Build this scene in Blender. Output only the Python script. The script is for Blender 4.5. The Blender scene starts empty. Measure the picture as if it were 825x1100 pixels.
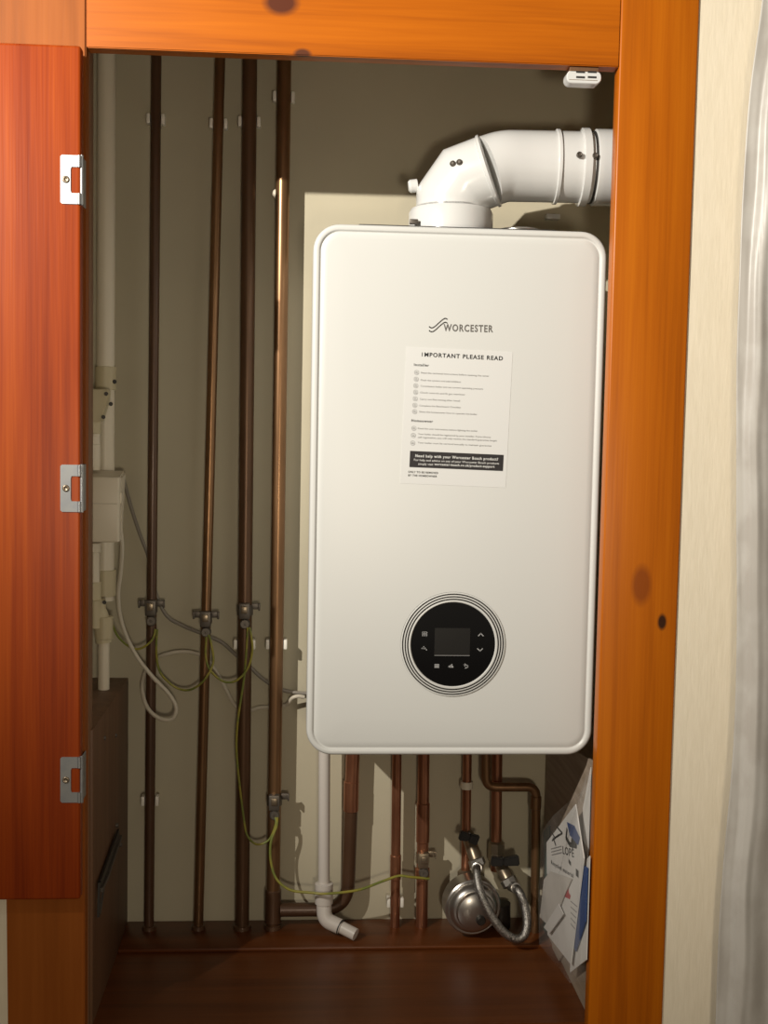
import bpy, bmesh, math, random
from mathutils import Vector, Matrix
random.seed(4)
S = bpy.context.scene
COL = S.collection
R = math.radians

# ---------------------------------------------------------------- camera
CAM = Vector((-0.0143, -1.6239, 0.4545))
YAW, PITCH, ROLL, FPX = 0.0712, 0.0714, 0.0190, 1285.2
FW = Vector((math.sin(YAW)*math.cos(PITCH), math.cos(YAW)*math.cos(PITCH), -math.sin(PITCH)))
_rt = Vector((math.cos(YAW), -math.sin(YAW), 0)); _up = _rt.cross(FW)
RT = _rt*math.cos(ROLL) + _up*math.sin(ROLL)
UP = -_rt*math.sin(ROLL) + _up*math.cos(ROLL)
cd = bpy.data.cameras.new('camera'); cam = bpy.data.objects.new('camera', cd); COL.objects.link(cam)
cd.sensor_fit = 'VERTICAL'; cd.sensor_height = 24.0; cd.lens = FPX/1100*24.0
cd.clip_start = .02
M = Matrix.Identity(4)
for i in range(3):
    M[i][0] = RT[i]; M[i][1] = UP[i]; M[i][2] = -FW[i]; M[i][3] = CAM[i]
cam.matrix_world = M
S.camera = cam

# ---------------------------------------------------------------- world, lamps, exposure
w = bpy.data.worlds.new('world'); S.world = w; w.use_nodes = True
bg = w.node_tree.nodes['Background']
bg.inputs[0].default_value = (1.0, .86, .66, 1); bg.inputs[1].default_value = .15

def lamp(name, loc, watts, col, radius, kind='POINT'):
    l = bpy.data.lights.new(name, kind); l.energy = watts; l.color = col; l.shadow_soft_size = radius
    o = bpy.data.objects.new(name, l); o.location = loc; COL.objects.link(o); return o
spot = lamp('ceiling_spot', (-1.22, -1.47, 1.32), 285, (1, .945, .85), .014, 'SPOT')
spot.data.spot_size = R(73); spot.data.spot_blend = 1.0
spot.rotation_euler = (Vector((0.08, 0, 1.0)) - spot.location).to_track_quat('-Z', 'Y').to_euler()
lamp('table_lamp', (.12, -2.1, .24), 27, (1, .87, .68), .08)
vs = S.view_settings
S.display_settings.display_device = 'sRGB'
vs.view_transform = 'Standard'; vs.look = 'None'; vs.gamma = 1; vs.use_curve_mapping = False
vs.exposure = 0.0

# ---------------------------------------------------------------- helpers
def ray(px, py): return FW*FPX + RT*(px-412.5) - UP*(py-550)
def at(px, py, Y):
    d = ray(px, py); return CAM + d*((Y-CAM.y)/d.y)
def atx(px, py, X):
    d = ray(px, py); return CAM + d*((X-CAM.x)/d.x)
def atz(px, py, Z):
    d = ray(px, py); return CAM + d*((Z-CAM.z)/d.z)

ORG = {}
def tag(o, label=None, cat=None, group=None, kind=None):
    if label: o['label'] = label
    if cat: o['category'] = cat
    if group: o['group'] = group
    if kind: o['kind'] = kind
    return o
def thing(name, loc, label, cat, group=None):
    o = bpy.data.objects.new(name, None); o.empty_display_size = .02; COL.objects.link(o)
    o.location = loc; ORG[o] = Vector(loc)
    return tag(o, label, cat, group)
def obj(name, bm, mat, parent=None, origin=None, sharp=35, label=None):
    bmesh.ops.recalc_face_normals(bm, faces=bm.faces[:])
    me = bpy.data.meshes.new(name)
    og = ORG[parent] if parent else (Vector(origin) if origin is not None else Vector((0, 0, 0)))
    for v in bm.verts: v.co -= og
    bm.to_mesh(me); bm.free()
    for p in me.polygons: p.use_smooth = True
    me.set_sharp_from_angle(angle=R(sharp))
    mats = mat if isinstance(mat, (list, tuple)) else [mat]
    for m in mats: me.materials.append(m)
    o = bpy.data.objects.new(name, me); COL.objects.link(o)
    ORG[o] = og
    if parent: o.parent = parent
    else: o.location = og
    if label: o['label'] = label
    return o
def flat(bm_):  # keep winding of printed faces
    return bm_

def box(bm, a, b, bev=0.0, seg=2, mi=0):
    x0, x1 = sorted((a[0], b[0])); y0, y1 = sorted((a[1], b[1])); z0, z1 = sorted((a[2], b[2]))
    r = bmesh.ops.create_cube(bm, size=1)
    for v in r['verts']:
        v.co = Vector(((x0+x1)/2+v.co.x*(x1-x0), (y0+y1)/2+v.co.y*(y1-y0), (z0+z1)/2+v.co.z*(z1-z0)))
    fs = {f for v in r['verts'] for f in v.link_faces}
    if bev > 0:
        es = list({e for v in r['verts'] for e in v.link_edges})
        rr = bmesh.ops.bevel(bm, geom=es, offset=bev, segments=seg, affect='EDGES', profile=.5)
        fs = set(f for f in rr['faces']) | {f for f in fs if f.is_valid}
    for f in fs:
        if f.is_valid: f.material_index = mi
    return bm
def hexa(bm, p):   # p: 8 points, bottom 4 then top 4
    v = [bm.verts.new(q) for q in p]
    for f in ((0,3,2,1),(4,5,6,7),(0,1,5,4),(1,2,6,5),(2,3,7,6),(3,0,4,7)):
        bm.faces.new([v[i] for i in f])
    return bm
def frames(pts):
    T = []
    n = len(pts)
    for i in range(n):
        a = pts[max(0, i-1)]; b = pts[min(n-1, i+1)]
        T.append((b-a).normalized())
    ref = Vector((0, 0, 1)) if abs(T[0].z) < .9 else Vector((0, 1, 0))
    N = [(ref - T[0]*ref.dot(T[0])).normalized()]
    for i in range(1, n):
        q = T[i-1].rotation_difference(T[i])
        v = q @ N[-1]; N.append((v - T[i]*v.dot(T[i])).normalized())
    return T, N
def tube(bm, pts, r, seg=16, caps=True):
    pts = [Vector(p) for p in pts]
    T, N = frames(pts)
    rings = []
    for i, p in enumerate(pts):
        rr = r[i] if isinstance(r, (list, tuple)) else r
        B = T[i].cross(N[i])
        rings.append([bm.verts.new(p + (N[i]*math.cos(2*math.pi*k/seg) + B*math.sin(2*math.pi*k/seg))*rr) for k in range(seg)])
    for a, b in zip(rings, rings[1:]):
        for k in range(seg):
            bm.faces.new((a[k], a[(k+1) % seg], b[(k+1) % seg], b[k]))
    if caps:
        bm.faces.new(rings[0][::-1]); bm.faces.new(rings[-1])
    return bm
def smooth(pts, n=8):
    P = [Vector(p) for p in pts]; out = []
    for i in range(len(P)-1):
        p0 = P[max(0, i-1)]; p1 = P[i]; p2 = P[i+1]; p3 = P[min(len(P)-1, i+2)]
        for k in range(n):
            t = k/n
            out.append(.5*((2*p1)+(p2-p0)*t+(2*p0-5*p1+4*p2-p3)*t*t+(3*p1-p0-3*p2+p3)*t**3))
    out.append(P[-1]); return out
def fillet(pts, rad, n=8):   # round the corners of a polyline
    P = [Vector(p) for p in pts]; out = [P[0]]
    for i in range(1, len(P)-1):
        a = (P[i-1]-P[i]); b = (P[i+1]-P[i])
        d = min(rad, a.length*.48, b.length*.48)
        A = P[i]+a.normalized()*d; B = P[i]+b.normalized()*d
        for k in range(n+1):
            t = k/n; out.append(A*(1-t)**2 + P[i]*2*t*(1-t) + B*t*t)
    out.append(P[-1]); return out
def lathe(bm, prof, c, axis, seg=48, mis=None):   # prof: (radius, height along axis)
    axis = Vector(axis).normalized()
    ref = Vector((0, 0, 1)) if abs(axis.z) < .9 else Vector((1, 0, 0))
    u = (ref-axis*ref.dot(axis)).normalized(); v = axis.cross(u); c = Vector(c)
    rings = []
    for r, h in prof:
        if r < 1e-6: rings.append([bm.verts.new(c+axis*h)])
        else: rings.append([bm.verts.new(c+axis*h+(u*math.cos(2*math.pi*k/seg)+v*math.sin(2*math.pi*k/seg))*r) for k in range(seg)])
    for j, (a, b) in enumerate(zip(rings, rings[1:])):
        for k in range(seg):
            k2 = (k+1) % seg
            if len(a) == 1 and len(b) == 1: continue
            if len(a) == 1: f = bm.faces.new((a[0], b[k2], b[k]))
            elif len(b) == 1: f = bm.faces.new((a[k], a[k2], b[0]))
            else: f = bm.faces.new((a[k], a[k2], b[k2], b[k]))
            if mis: f.material_index = mis[j]
    return bm
def slab(bm, poly, th):    # polygon (3-D points, planar) given thickness vector
    th = Vector(th)
    a = [bm.verts.new(Vector(p)) for p in poly]; b = [bm.verts.new(Vector(p)+th) for p in poly]
    bm.faces.new(a); bm.faces.new(b[::-1])
    n = len(a)
    for i in range(n):
        bm.faces.new((a[i], b[i], b[(i+1) % n], a[(i+1) % n]))
    return bm
def text_in(bm, s, o, u, v, h, width=None, bold=0, align='l'):
    cu = bpy.data.curves.new('t', 'FONT'); cu.body = s; cu.size = 1; cu.offset = bold; cu.resolution_u = 3
    if bold > .01: cu.space_character = 1.2
    ob = bpy.data.objects.new('t', cu); COL.objects.link(ob)
    dg = bpy.context.evaluated_depsgraph_get(); dg.update()
    me = bpy.data.meshes.new_from_object(ob.evaluated_get(dg))
    bpy.data.objects.remove(ob); bpy.data.curves.remove(cu)
    xs = [q.co.x for q in me.vertices]; x0, x1 = min(xs), max(xs)
    sy = h/.70; sx = sy
    if width: sx = width/(x1-x0)
    off = x0 if align == 'l' else (x0+x1)/2
    o = Vector(o); u = Vector(u); v = Vector(v)
    vv = [bm.verts.new(o+u*((q.co.x-off)*sx)+v*(q.co.y*sy)) for q in me.vertices]
    for p in me.polygons:
        try: bm.faces.new([vv[i] for i in p.vertices])
        except ValueError: pass
    bpy.data.meshes.remove(me)
def quad(bm, o, u, v, x0, y0, x1, y1):
    o = Vector(o); u = Vector(u); v = Vector(v)
    bm.faces.new([bm.verts.new(o+u*x+v*y) for x, y in ((x0,y0),(x1,y0),(x1,y1),(x0,y1))])
def stroke(bm, o, u, v, pts, wd):   # flat poly-line mark
    for (a, b), (c, d) in zip(pts, pts[1:]):
        L = math.hypot(c-a, d-b); nx, ny = -(d-b)/L*wd/2, (c-a)/L*wd/2
        ex, ey = (c-a)/L*wd*.25, (d-b)/L*wd*.25
        q = ((a-ex+nx, b-ey+ny), (a-ex-nx, b-ey-ny), (c+ex-nx, d+ey-ny), (c+ex+nx, d+ey+ny))
        bm.faces.new([bm.verts.new(Vector(o)+Vector(u)*x+Vector(v)*y) for x, y in q])

# ---------------------------------------------------------------- materials
def mat(name, col, rough=.5, metal=0, noise=None, bump=None, coat=0, spec=.5, trans=0, sheen=0):
    """noise=(scale xyz, colour2, lo, hi); bump=(scale xyz, strength)"""
    m = bpy.data.materials.new(name); m.use_nodes = True
    nt = m.node_tree; b = nt.nodes['Principled BSDF']
    b.inputs['Base Color'].default_value = (*col, 1); b.inputs['Roughness'].default_value = rough
    b.inputs['Metallic'].default_value = metal; b.inputs['Coat Weight'].default_value = coat
    b.inputs['Coat Roughness'].default_value = .15
    b.inputs['Specular IOR Level'].default_value = spec; b.inputs['Transmission Weight'].default_value = trans
    b.inputs['Sheen Weight'].default_value = sheen
    tc = nt.nodes.new('ShaderNodeTexCoord')
    def nz(scale, detail=5):
        mp = nt.nodes.new('ShaderNodeMapping'); mp.inputs['Scale'].default_value = scale
        nt.links.new(tc.outputs['Object'], mp.inputs[0])
        n = nt.nodes.new('ShaderNodeTexNoise'); n.inputs['Scale'].default_value = 1; n.inputs['Detail'].default_value = detail
        nt.links.new(mp.outputs[0], n.inputs['Vector']); return n
    if noise:
        sc, c2, lo, hi = noise
        n = nz(sc)
        cr = nt.nodes.new('ShaderNodeValToRGB')
        cr.color_ramp.elements[0].position = lo; cr.color_ramp.elements[1].position = hi
        cr.color_ramp.elements[0].color = (*col, 1); cr.color_ramp.elements[1].color = (*c2, 1)
        nt.links.new(n.outputs['Fac'], cr.inputs[0]); nt.links.new(cr.outputs[0], b.inputs['Base Color'])
    if bump:
        n2 = nz(bump[0]); bp = nt.nodes.new('ShaderNodeBump'); bp.inputs['Strength'].default_value = bump[1]
        bp.inputs['Distance'].default_value = .002
        nt.links.new(n2.outputs['Fac'], bp.inputs['Height']); nt.links.new(bp.outputs[0], b.inputs['Normal'])
    return m

def wood(name, dark, mid, light, axis='z', rough=.38, coat=.08, knots=(), fine=1.0, warp=.35, spec=.3):
    m = bpy.data.materials.new(name); m.use_nodes = True
    nt = m.node_tree; b = nt.nodes['Principled BSDF']; L = nt.links.new
    b.inputs['Roughness'].default_value = rough; b.inputs['Coat Weight'].default_value = coat
    b.inputs['Coat Roughness'].default_value = .3; b.inputs['Specular IOR Level'].default_value = spec
    tc = nt.nodes.new('ShaderNodeTexCoord')
    def mapped(sx, sl):
        mp = nt.nodes.new('ShaderNodeMapping')
        mp.inputs['Scale'].default_value = {'z': (sx, sx, sl), 'x': (sl, sx, sx), 'y': (sx, sl, sx)}[axis]
        L(tc.outputs['Object'], mp.inputs[0]); return mp
    def noise(mp, det=4, dist=0.0):
        n = nt.nodes.new('ShaderNodeTexNoise'); n.inputs['Scale'].default_value = 1
        n.inputs['Detail'].default_value = det; n.inputs['Distortion'].default_value = dist
        L(mp.outputs[0], n.inputs['Vector']); return n
    n1 = noise(mapped(42*fine, 1.6), 5, warp)
    n2 = noise(mapped(260*fine, 6), 3)
    n3 = noise(mapped(9, 2.5), 2)
    def math_(op, a, bb):
        q = nt.nodes.new('ShaderNodeMath'); q.operation = op
        for i, x in enumerate((a, bb)):
            if hasattr(x, 'outputs'): L(x.outputs[0], q.inputs[i])
            else: q.inputs[i].default_value = x
        return q
    a = math_('MULTIPLY', n1, .55); c = math_('MULTIPLY', n2, .25); d = math_('MULTIPLY', n3, .20)
    s = math_('ADD', math_('ADD', a, c), d)
    cr = nt.nodes.new('ShaderNodeValToRGB'); e = cr.color_ramp.elements
    e[0].position = .34; e[0].color = (*dark, 1); e[1].position = .68; e[1].color = (*light, 1)
    x = e.new(.5); x.color = (*mid, 1)
    L(s.outputs[0], cr.inputs[0])
    out = cr.outputs[0]
    for (kx, ky, kz, rad, kcol, ell) in knots:      # a knot with its own ring of grain
        sub = nt.nodes.new('ShaderNodeVectorMath'); sub.operation = 'SUBTRACT'
        L(tc.outputs['Object'], sub.inputs[0]); sub.inputs[1].default_value = (kx, ky, kz)
        mul = nt.nodes.new('ShaderNodeVectorMath'); mul.operation = 'MULTIPLY'
        L(sub.outputs[0], mul.inputs[0]); mul.inputs[1].default_value = ell
        ln = nt.nodes.new('ShaderNodeVectorMath'); ln.operation = 'LENGTH'; L(mul.outputs[0], ln.inputs[0])
        mr = nt.nodes.new('ShaderNodeMapRange'); mr.inputs['From Min'].default_value = rad*.65
        mr.inputs['From Max'].default_value = rad*1.15; mr.inputs['To Min'].default_value = 1; mr.inputs['To Max'].default_value = 0
        L(ln.outputs['Value'], mr.inputs['Value'])
        mx = nt.nodes.new('ShaderNodeMix'); mx.data_type = 'RGBA'
        L(mr.outputs[0], mx.inputs[0]); L(out, mx.inputs[6]); mx.inputs[7].default_value = (*kcol, 1)
        out = mx.outputs[2]
    L(out, b.inputs['Base Color'])
    bp = nt.nodes.new('ShaderNodeBump'); bp.inputs['Strength'].default_value = .12; bp.inputs['Distance'].default_value = .001
    L(n2.outputs['Fac'], bp.inputs['Height']); L(bp.outputs[0], b.inputs['Normal'])
    return m

m_wall = mat('beige_paint', (.56, .505, .37), .8, noise=((3, 3, 3), (.49, .44, .32), .35, .7), bump=((60, 60, 60), .06))
m_paper = mat('cream_wallpaper', (.86, .77, .605), .75, noise=((220, 220, 30), (.82, .73, .565), .35, .65), bump=((300, 300, 40), .15))
m_white = mat('white_casing', (.665, .668, .645), .34, spec=.4)
m_body = mat('grey_casing', (.42, .42, .41), .5)
m_flue = mat('white_flue', (.70, .70, .685), .22, coat=.3)
m_black = mat('black_glass', (.0035, .0035, .004), .12)
m_screen = mat('dark_screen', (.013, .0125, .012), .2)
m_groove = mat('dark_groove', (.03, .028, .026), .5)
m_icon = mat('pale_icon', (.36, .36, .36), .6)
m_ink = mat('black_ink', (.02, .019, .019), .7)
m_greyink = mat('grey_ink', (.27, .265, .26), .7)
m_logo = mat('logo_grey', (.14, .13, .12), .5)
m_sticker = mat('sticker_white', (.70, .70, .685), .5)
m_whiteink = mat('white_print', (.75, .75, .73), .6)
m_banner = mat('banner_black', (.016, .013, .015), .5)
m_plastic = mat('white_plastic', (.78, .70, .555), .4)
m_clip = mat('white_clip', (.88, .84, .75), .4)
m_condens = mat('condensate_white', (.68, .63, .58), .4)
m_cream = mat('cream_plastic', (.60, .52, .34), .45)
m_cable = mat('white_flex', (.62, .56, .45), .5)
m_gcable = mat('grey_cable', (.27, .24, .20), .5)
m_earth = mat('earth_green_yellow', (.34, .295, .045), .45, noise=((45, 45, 45), (.19, .22, .045), .42, .58))
m_brownpipe = mat('brown_painted_pipe', (.085, .042, .022), .38, .25, noise=((8, 8, 5), (.12, .06, .03), .4, .7), coat=.15)
m_oldcop = mat('tarnished_copper', (.28, .155, .075), .32, .75, noise=((30, 30, 6), (.18, .095, .045), .4, .7))
m_brown3 = mat('brown_tarnished_pipe', (.15, .08, .042), .36, .5, noise=((20, 20, 5), (.10, .052, .027), .4, .7))
m_copper = mat('copper', (.43, .19, .105), .3, .8, noise=((40, 40, 12), (.28, .11, .06), .4, .7))
m_brass = mat('dull_brass', (.30, .24, .17), .35, .8)
m_clamp = mat('clamp_metal', (.15, .13, .11), .45, .6)
m_steel = mat('zinc_steel', (.42, .43, .43), .42, .8, noise=((70, 70, 70), (.38, .395, .41), .4, .6))
m_chrome = mat('chrome', (.52, .50, .47), .3, .95)
m_dark = mat('dark_metal', (.045, .04, .035), .4, .6)
m_lever = mat('black_lever', (.012, .011, .010), .4)
m_hose = mat('braided_steel', (.42, .40, .37), .32, .9, noise=((500, 500, 500), (.16, .15, .14), .42, .6), bump=((600, 600, 600), .5))
m_gasket = mat('dark_gasket', (.05, .048, .045), .6)
m_curtain = mat('satin_curtain', (.52, .495, .455), .42, noise=((22, 22, 14), (.455, .425, .385), .44, .58), spec=.6, bump=((30, 30, 22), .2), sheen=.1)
m_note = mat('white_paper', (.74, .72, .69), .6, noise=((12, 12, 12), (.66, .64, .61), .4, .7))
m_note2 = mat('off_white_paper', (.62, .585, .54), .6, noise=((20, 20, 20), (.52, .49, .45), .4, .7))
m_blue = mat('blue_print', (.035, .075, .22), .5)
m_teal = mat('teal_print', (.05, .12, .11), .5)
m_red = mat('red_print', (.45, .03, .04), .5)
m_card = mat('brown_card', (.40, .32, .25), .7, noise=((6, 6, 120), (.30, .235, .175), .35, .65))
m_bag = bpy.data.materials.new('clear_polythene'); m_bag.use_nodes = True
_nt = m_bag.node_tree; _b = _nt.nodes['Principled BSDF']; _o = _nt.nodes['Material Output']
_b.inputs['Base Color'].default_value = (.8, .78, .75, 1); _b.inputs['Roughness'].default_value = .12
_t = _nt.nodes.new('ShaderNodeBsdfTransparent'); _mx = _nt.nodes.new('ShaderNodeMixShader')
_mx.inputs[0].default_value = .11
_nt.links.new(_t.outputs[0], _mx.inputs[1]); _nt.links.new(_b.outputs[0], _mx.inputs[2]); _nt.links.new(_mx.outputs[0], _o.inputs[0])

# ---------------------------------------------------------------- key dimensions
YF, YB, YW = -.050, -.026, .32           # frame front, frame back, back wall
BW, BH = .40, .724                       # boiler
ZL = at(300, 988, YW).z                  # ledge top
ZF = ZL - .006                           # cupboard floor
ZT = at(300, 60, YF).z + .16             # top of the cupboard
XL = at(92, 570, YF).x                   # left post inner edge
XLO = at(8, 1000, YF).x
XR = at(648.5, 570, YF).x; XR0 = at(664.5, 75, YF).x; XR1 = at(632.5, 1090, YF).x
XRO = at(731, 570, YF).x
ZH0 = at(92, 51, YF).z; ZH1 = at(663, 72, YF).z
XBL = at(137.5, 860, YW).x               # face of left boxing
XBR = at(585, 850, YW).x                 # face of right boxing
ZBL = at(137, 728, YW).z
XWL = XL - .10; XWR = XR + .16           # cupboard side walls
ZBOT = -.60; ZTOP = 1.25

kn = at(302, 3, YF); kn2 = at(325, 58, YF); kn3 = at(711, 668, YF); kn4 = at(652, 12, YF)
ORANGE = ((.31, .068, .001), (.45, .108, .0015), (.54, .140, .003))
m_header = wood('orange_pine_header', *ORANGE, axis='x', fine=.8, coat=.04,
                knots=((kn.x, kn.y-YF, kn.z-ZBOT, .016, (.10, .025, .010), (.7, 1, 1)), (kn2.x, kn2.y-YF, kn2.z-ZBOT, .007, (.10, .03, .012), (.6, 1, 1))))
m_post = wood('orange_pine_post', (.33, .075, .001), (.45, .110, .0015), (.54, .147, .003), axis='z', fine=1.1,
              knots=((kn3.x, kn3.y-YF, kn3.z-ZBOT, .0072, (.045, .015, .006), (1.1, 1, .62)), (kn3.x-.03, kn3.y-YF, kn3.z+.05-ZBOT, .014, (.27, .06, .004), (1, 1, .5))))
m_postl = wood('orange_pine_left_post', (.24, .062, .006), (.31, .082, .009), (.37, .105, .014), axis='z', fine=.6, rough=.55, coat=0, spec=.2)
m_door = wood('red_stained_ply', (.20, .023, .002), (.31, .044, .003), (.42, .074, .005), axis='z', rough=.42, coat=.08, fine=1.3, warp=.2)
m_floor = wood('dark_floor_wood', (.085, .022, .005), (.125, .034, .007), (.165, .048, .010), axis='x', rough=.38, coat=.15)
m_lining = wood('lining_wood', (.19, .095, .05), (.25, .125, .065), (.30, .155, .085), axis='z', rough=.45, coat=0)
m_box = wood('brown_boxing', (.12, .06, .03), (.165, .085, .044), (.21, .11, .06), axis='z', rough=.5, coat=0)

# ---------------------------------------------------------------- setting
def struct(name, bm, m):
    o = obj(name, bm, m); o['kind'] = 'structure'; return o
T = .03
struct('wall_back', box(bmesh.new(), (XWL-T, YW, ZBOT), (XWR+T, YW+T, ZT+T)), m_wall)
struct('wall_left', box(bmesh.new(), (XWL-T, YB+.012, ZBOT), (XWL, YW, ZT+T)), m_wall)
struct('wall_right', box(bmesh.new(), (XWR, YB+.012, ZBOT), (XWR+T, YW, ZT+T)), m_wall)
struct('ceiling', box(bmesh.new(), (XWL, YB+.012, ZT), (XWR, YW, ZT+T)), m_wall)
# plastered room wall either side of the cupboard
bm = bmesh.new()
box(bm, (XRO-.02, YF+.0022, ZBOT), (XRO+.75, YB+.012, ZTOP))
box(bm, (XLO-.9, YF+.0022, ZBOT), (XLO+.02, YB+.012, ZTOP))
box(bm, (XLO-.02, YF+.0022, ZH0+.19), (XRO+.02, YB+.012, ZTOP))
struct('wall_front', bm, m_paper)
m_carpet = mat('brown_carpet', (.10, .075, .055), .95, bump=((400, 400, 400), .3))
struct('floor', box(bmesh.new(), (-3, -4, ZBOT-.04), (3, YB+.3, ZBOT)), m_carpet)
# floor of the cupboard and raised strip at the back
struct('floor', box(bmesh.new(), (XWL, YB, ZF-.02), (XWR, YW, ZF)), m_floor)
YLE = atz(350, 1017.5, ZL).y
struct('trim_1', box(bmesh.new(), (XBL, YLE, ZF), (XBR, YW, ZL), .0018), m_floor)
# boxing-in boards low down on both sides
struct('trim_2', box(bmesh.new(), (XWL, YB+.012, ZF), (XBL, YW, ZBL), .0015), m_box)
ZBR = atx(628, 817, XBR).z
m_boxr = wood('grey_brown_boxing', (.27, .21, .15), (.34, .27, .20), (.42, .34, .25), axis='y', rough=.6, coat=0)
struct('trim_3', box(bmesh.new(), (XBR, YB+.012, ZF), (XWR, YW, ZBR), .0015), m_boxr)

# ---------------------------------------------------------------- cupboard frame
fr = thing('cupboard', (0, YF, ZBOT), 'orange pine cupboard front around the boiler with its red door folded back', 'cupboard')
bm = bmesh.new()
xa0, xa1 = at(91, 50, YF).x, at(92, 1090, YF).x
xm = (xa0+xa1)/2; xt = XLO-.009*(ZTOP-ZL)/1.2; xb_ = XLO-.009*(ZBOT-ZL)/1.2
hexa(bm, [(xb_, YF, ZBOT), (xm, YF, ZBOT), (xm, YB, ZBOT), (xb_, YB, ZBOT), (xt, YF, ZTOP), (xm, YF, ZTOP), (xm, YB, ZTOP), (xt, YB, ZTOP)])
bmesh.ops.bevel(bm, geom=bm.edges[:], offset=.0015, segments=2, affect='EDGES')
obj('post', bm, m_postl, fr)
bm = bmesh.new()
XRm = (XR0+XR1)/2
box(bm, (XRm, YF-.001, ZBOT), (XRO, YB, ZTOP), .003, 3)
obj('post', bm, m_post, fr)
bm = bmesh.new()
hexa(bm, [(XL+.0005, YF-.0005, ZH0), (XRm, YF-.0005, ZH1), (XRm, YB, ZH1), (XL+.0005, YB, ZH0),
          (XL+.0005, YF-.0005, ZH0+.2), (XRm, YF-.0005, ZH1+.2), (XRm, YB, ZH1+.2), (XL+.0005, YB, ZH0+.2)])
bmesh.ops.bevel(bm, geom=bm.edges[:], offset=.0012, segments=2, affect='EDGES')
obj('header_rail', bm, m_header, fr)
bm = bmesh.new()
box(bm, (XL-.012, YB, ZF), (XL+.0005, YB+.028, ZH0+.1), .001)
obj('jamb_lining', bm, m_lining, fr, label='dark brown lining behind the left post')

# ---------------------------------------------------------------- open door
YD = YF - .030
dx1 = at(86.5, 500, YD).x
dz1 = at(60, 47.5, YD).z; dz0 = at(60, 967, YD).z
bm = bmesh.new()
box(bm, (dx1-.62, YD, dz0), (dx1, YD+.020, dz1), .004, 3)
door = obj('door', bm, m_door, fr, label='red-stained wooden door')
def hinge(py):
    x0 = at(65, py, YD).x; xk = at(83.5, py, YD).x; z = at(75, py, YD).z; x1 = at(92.3, py, YF).x
    h = .0300
    bm = bmesh.new()
    y = YD-.0014
    # C-shaped leaf with a window
    poly = [(x0+.002, -h), (xk, -h), (xk, -h*.55), (xk-.0075, -h*.55), (xk-.0085, -h*.45), (xk-.0085, h*.42), (xk-.0075, h*.52), (xk, h*.52), (xk, h), (x0+.002, h), (x0, h-.002), (x0, -h+.002)]
    slab(bm, [(a, y, z+b) for a, b in poly], (0, .0014, 0))
    for s0, s1 in ((-1, -.55), (.52, 1)):
        tube(bm, [(xk+.0020, y+.001, z+h*s0), (xk+.0020, y+.001, z+h*s1)], .0026, 14)
    tube(bm, [(xk+.0048, y+.003, z-h*1.02), (xk+.0048, y+.003, z+h*1.02)], .0022, 14)
    box(bm, (x1-.0012, y+.003, z-h), (x1, YF+.001, z+h), .0005, 1)
    hg = obj('hinge', bm, [m_steel, m_brass], door, label='zinc flush hinge')
    k0 = len(bm.verts) if False else 0
    bm = bmesh.new(); bm.from_mesh(hg.data)
    n0 = len(bm.faces)
    lathe(bm, [(.0045, 0), (.0042, .0012), (.0025, .0017), (.0018, .0006), (0, .0004)], Vector(((x0+xk)/2-.0038, y, z))-ORG[hg], (0, -1, 0), 20)
    bm.faces.ensure_lookup_table()
    for f in bm.faces[n0:]: f.material_index = 1; f.smooth = True
    bm.to_mesh(hg.data); bm.free()
for py in (193, 524.5, 837.5): hinge(py)

# ---------------------------------------------------------------- boiler
boiler = thing('boiler', (BW/2, .16, 0), 'white wall-hung combi boiler with round black control dial', 'boiler')
def rrect(inset, y, rad, x0=0, x1=BW, z0=0, z1=BH, n=10):
    r = max(rad-inset, .002); pts = []
    for cx, cz, a0 in ((x1-inset-r, z1-inset-r, 0), (x0+inset+r, z1-inset-r, 90), (x0+inset+r, z0+inset+r, 180), (x1-inset-r, z0+inset+r, 270)):
        for k in range(n+1):
            a = R(a0+90*k/n); pts.append(Vector((cx+r*math.cos(a), y, cz+r*math.sin(a))))
    return pts
def loft(bm, rings, cap0=True, cap1=True):
    V = [[bm.verts.new(p) for p in r] for r in rings]
    n = len(V[0])
    for a, b in zip(V, V[1:]):
        for k in range(n): bm.faces.new((a[k], a[(k+1) % n], b[(k+1) % n], b[k]))
    if cap0: bm.faces.new(V[0])
    if cap1: bm.faces.new(V[-1][::-1])
    return bm
RAD = .036
bm = bmesh.new()
prof = [(.0, .060), (0, .006), (.0006, .003), (.002, .0008), (.004, 0), (.0072, 0), (.0085, .0006), (.0094, .0022), (.0106, .0026), (.0118, .0020), (.014, .0009), (.020, .0004), (.05, 0)]
loft(bm, [rrect(i, y, RAD) for i, y in prof])
cover = obj('front_cover', bm, m_white, boiler, sharp=50)
bm = bmesh.new()
loft(bm, [rrect(.003, .060, RAD), rrect(.003, .312, RAD*.6)])
obj('casing', bm, m_white, boiler)
bm = bmesh.new()
gx0, gx1 = at(385, 245, .03).x, at(598, 245, .03).x
gz = at(480, 243.2, .03).z
box(bm, (gx0, .03, BH-.004), (gx1, .27, gz), .002)
obj('top_gasket', bm, m_gasket, boiler, label='dark edge on top of the casing')
bm = bmesh.new()
c = at(563, 246, .06)
lathe(bm, [(.032, -.02), (.032, .001), (.030, .003), (.018, .0045), (0, .005)], (c.x, .10, BH+.012), (0, 0, 1), 32)
obj('test_point_cap', bm, m_chrome, boiler)
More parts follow.
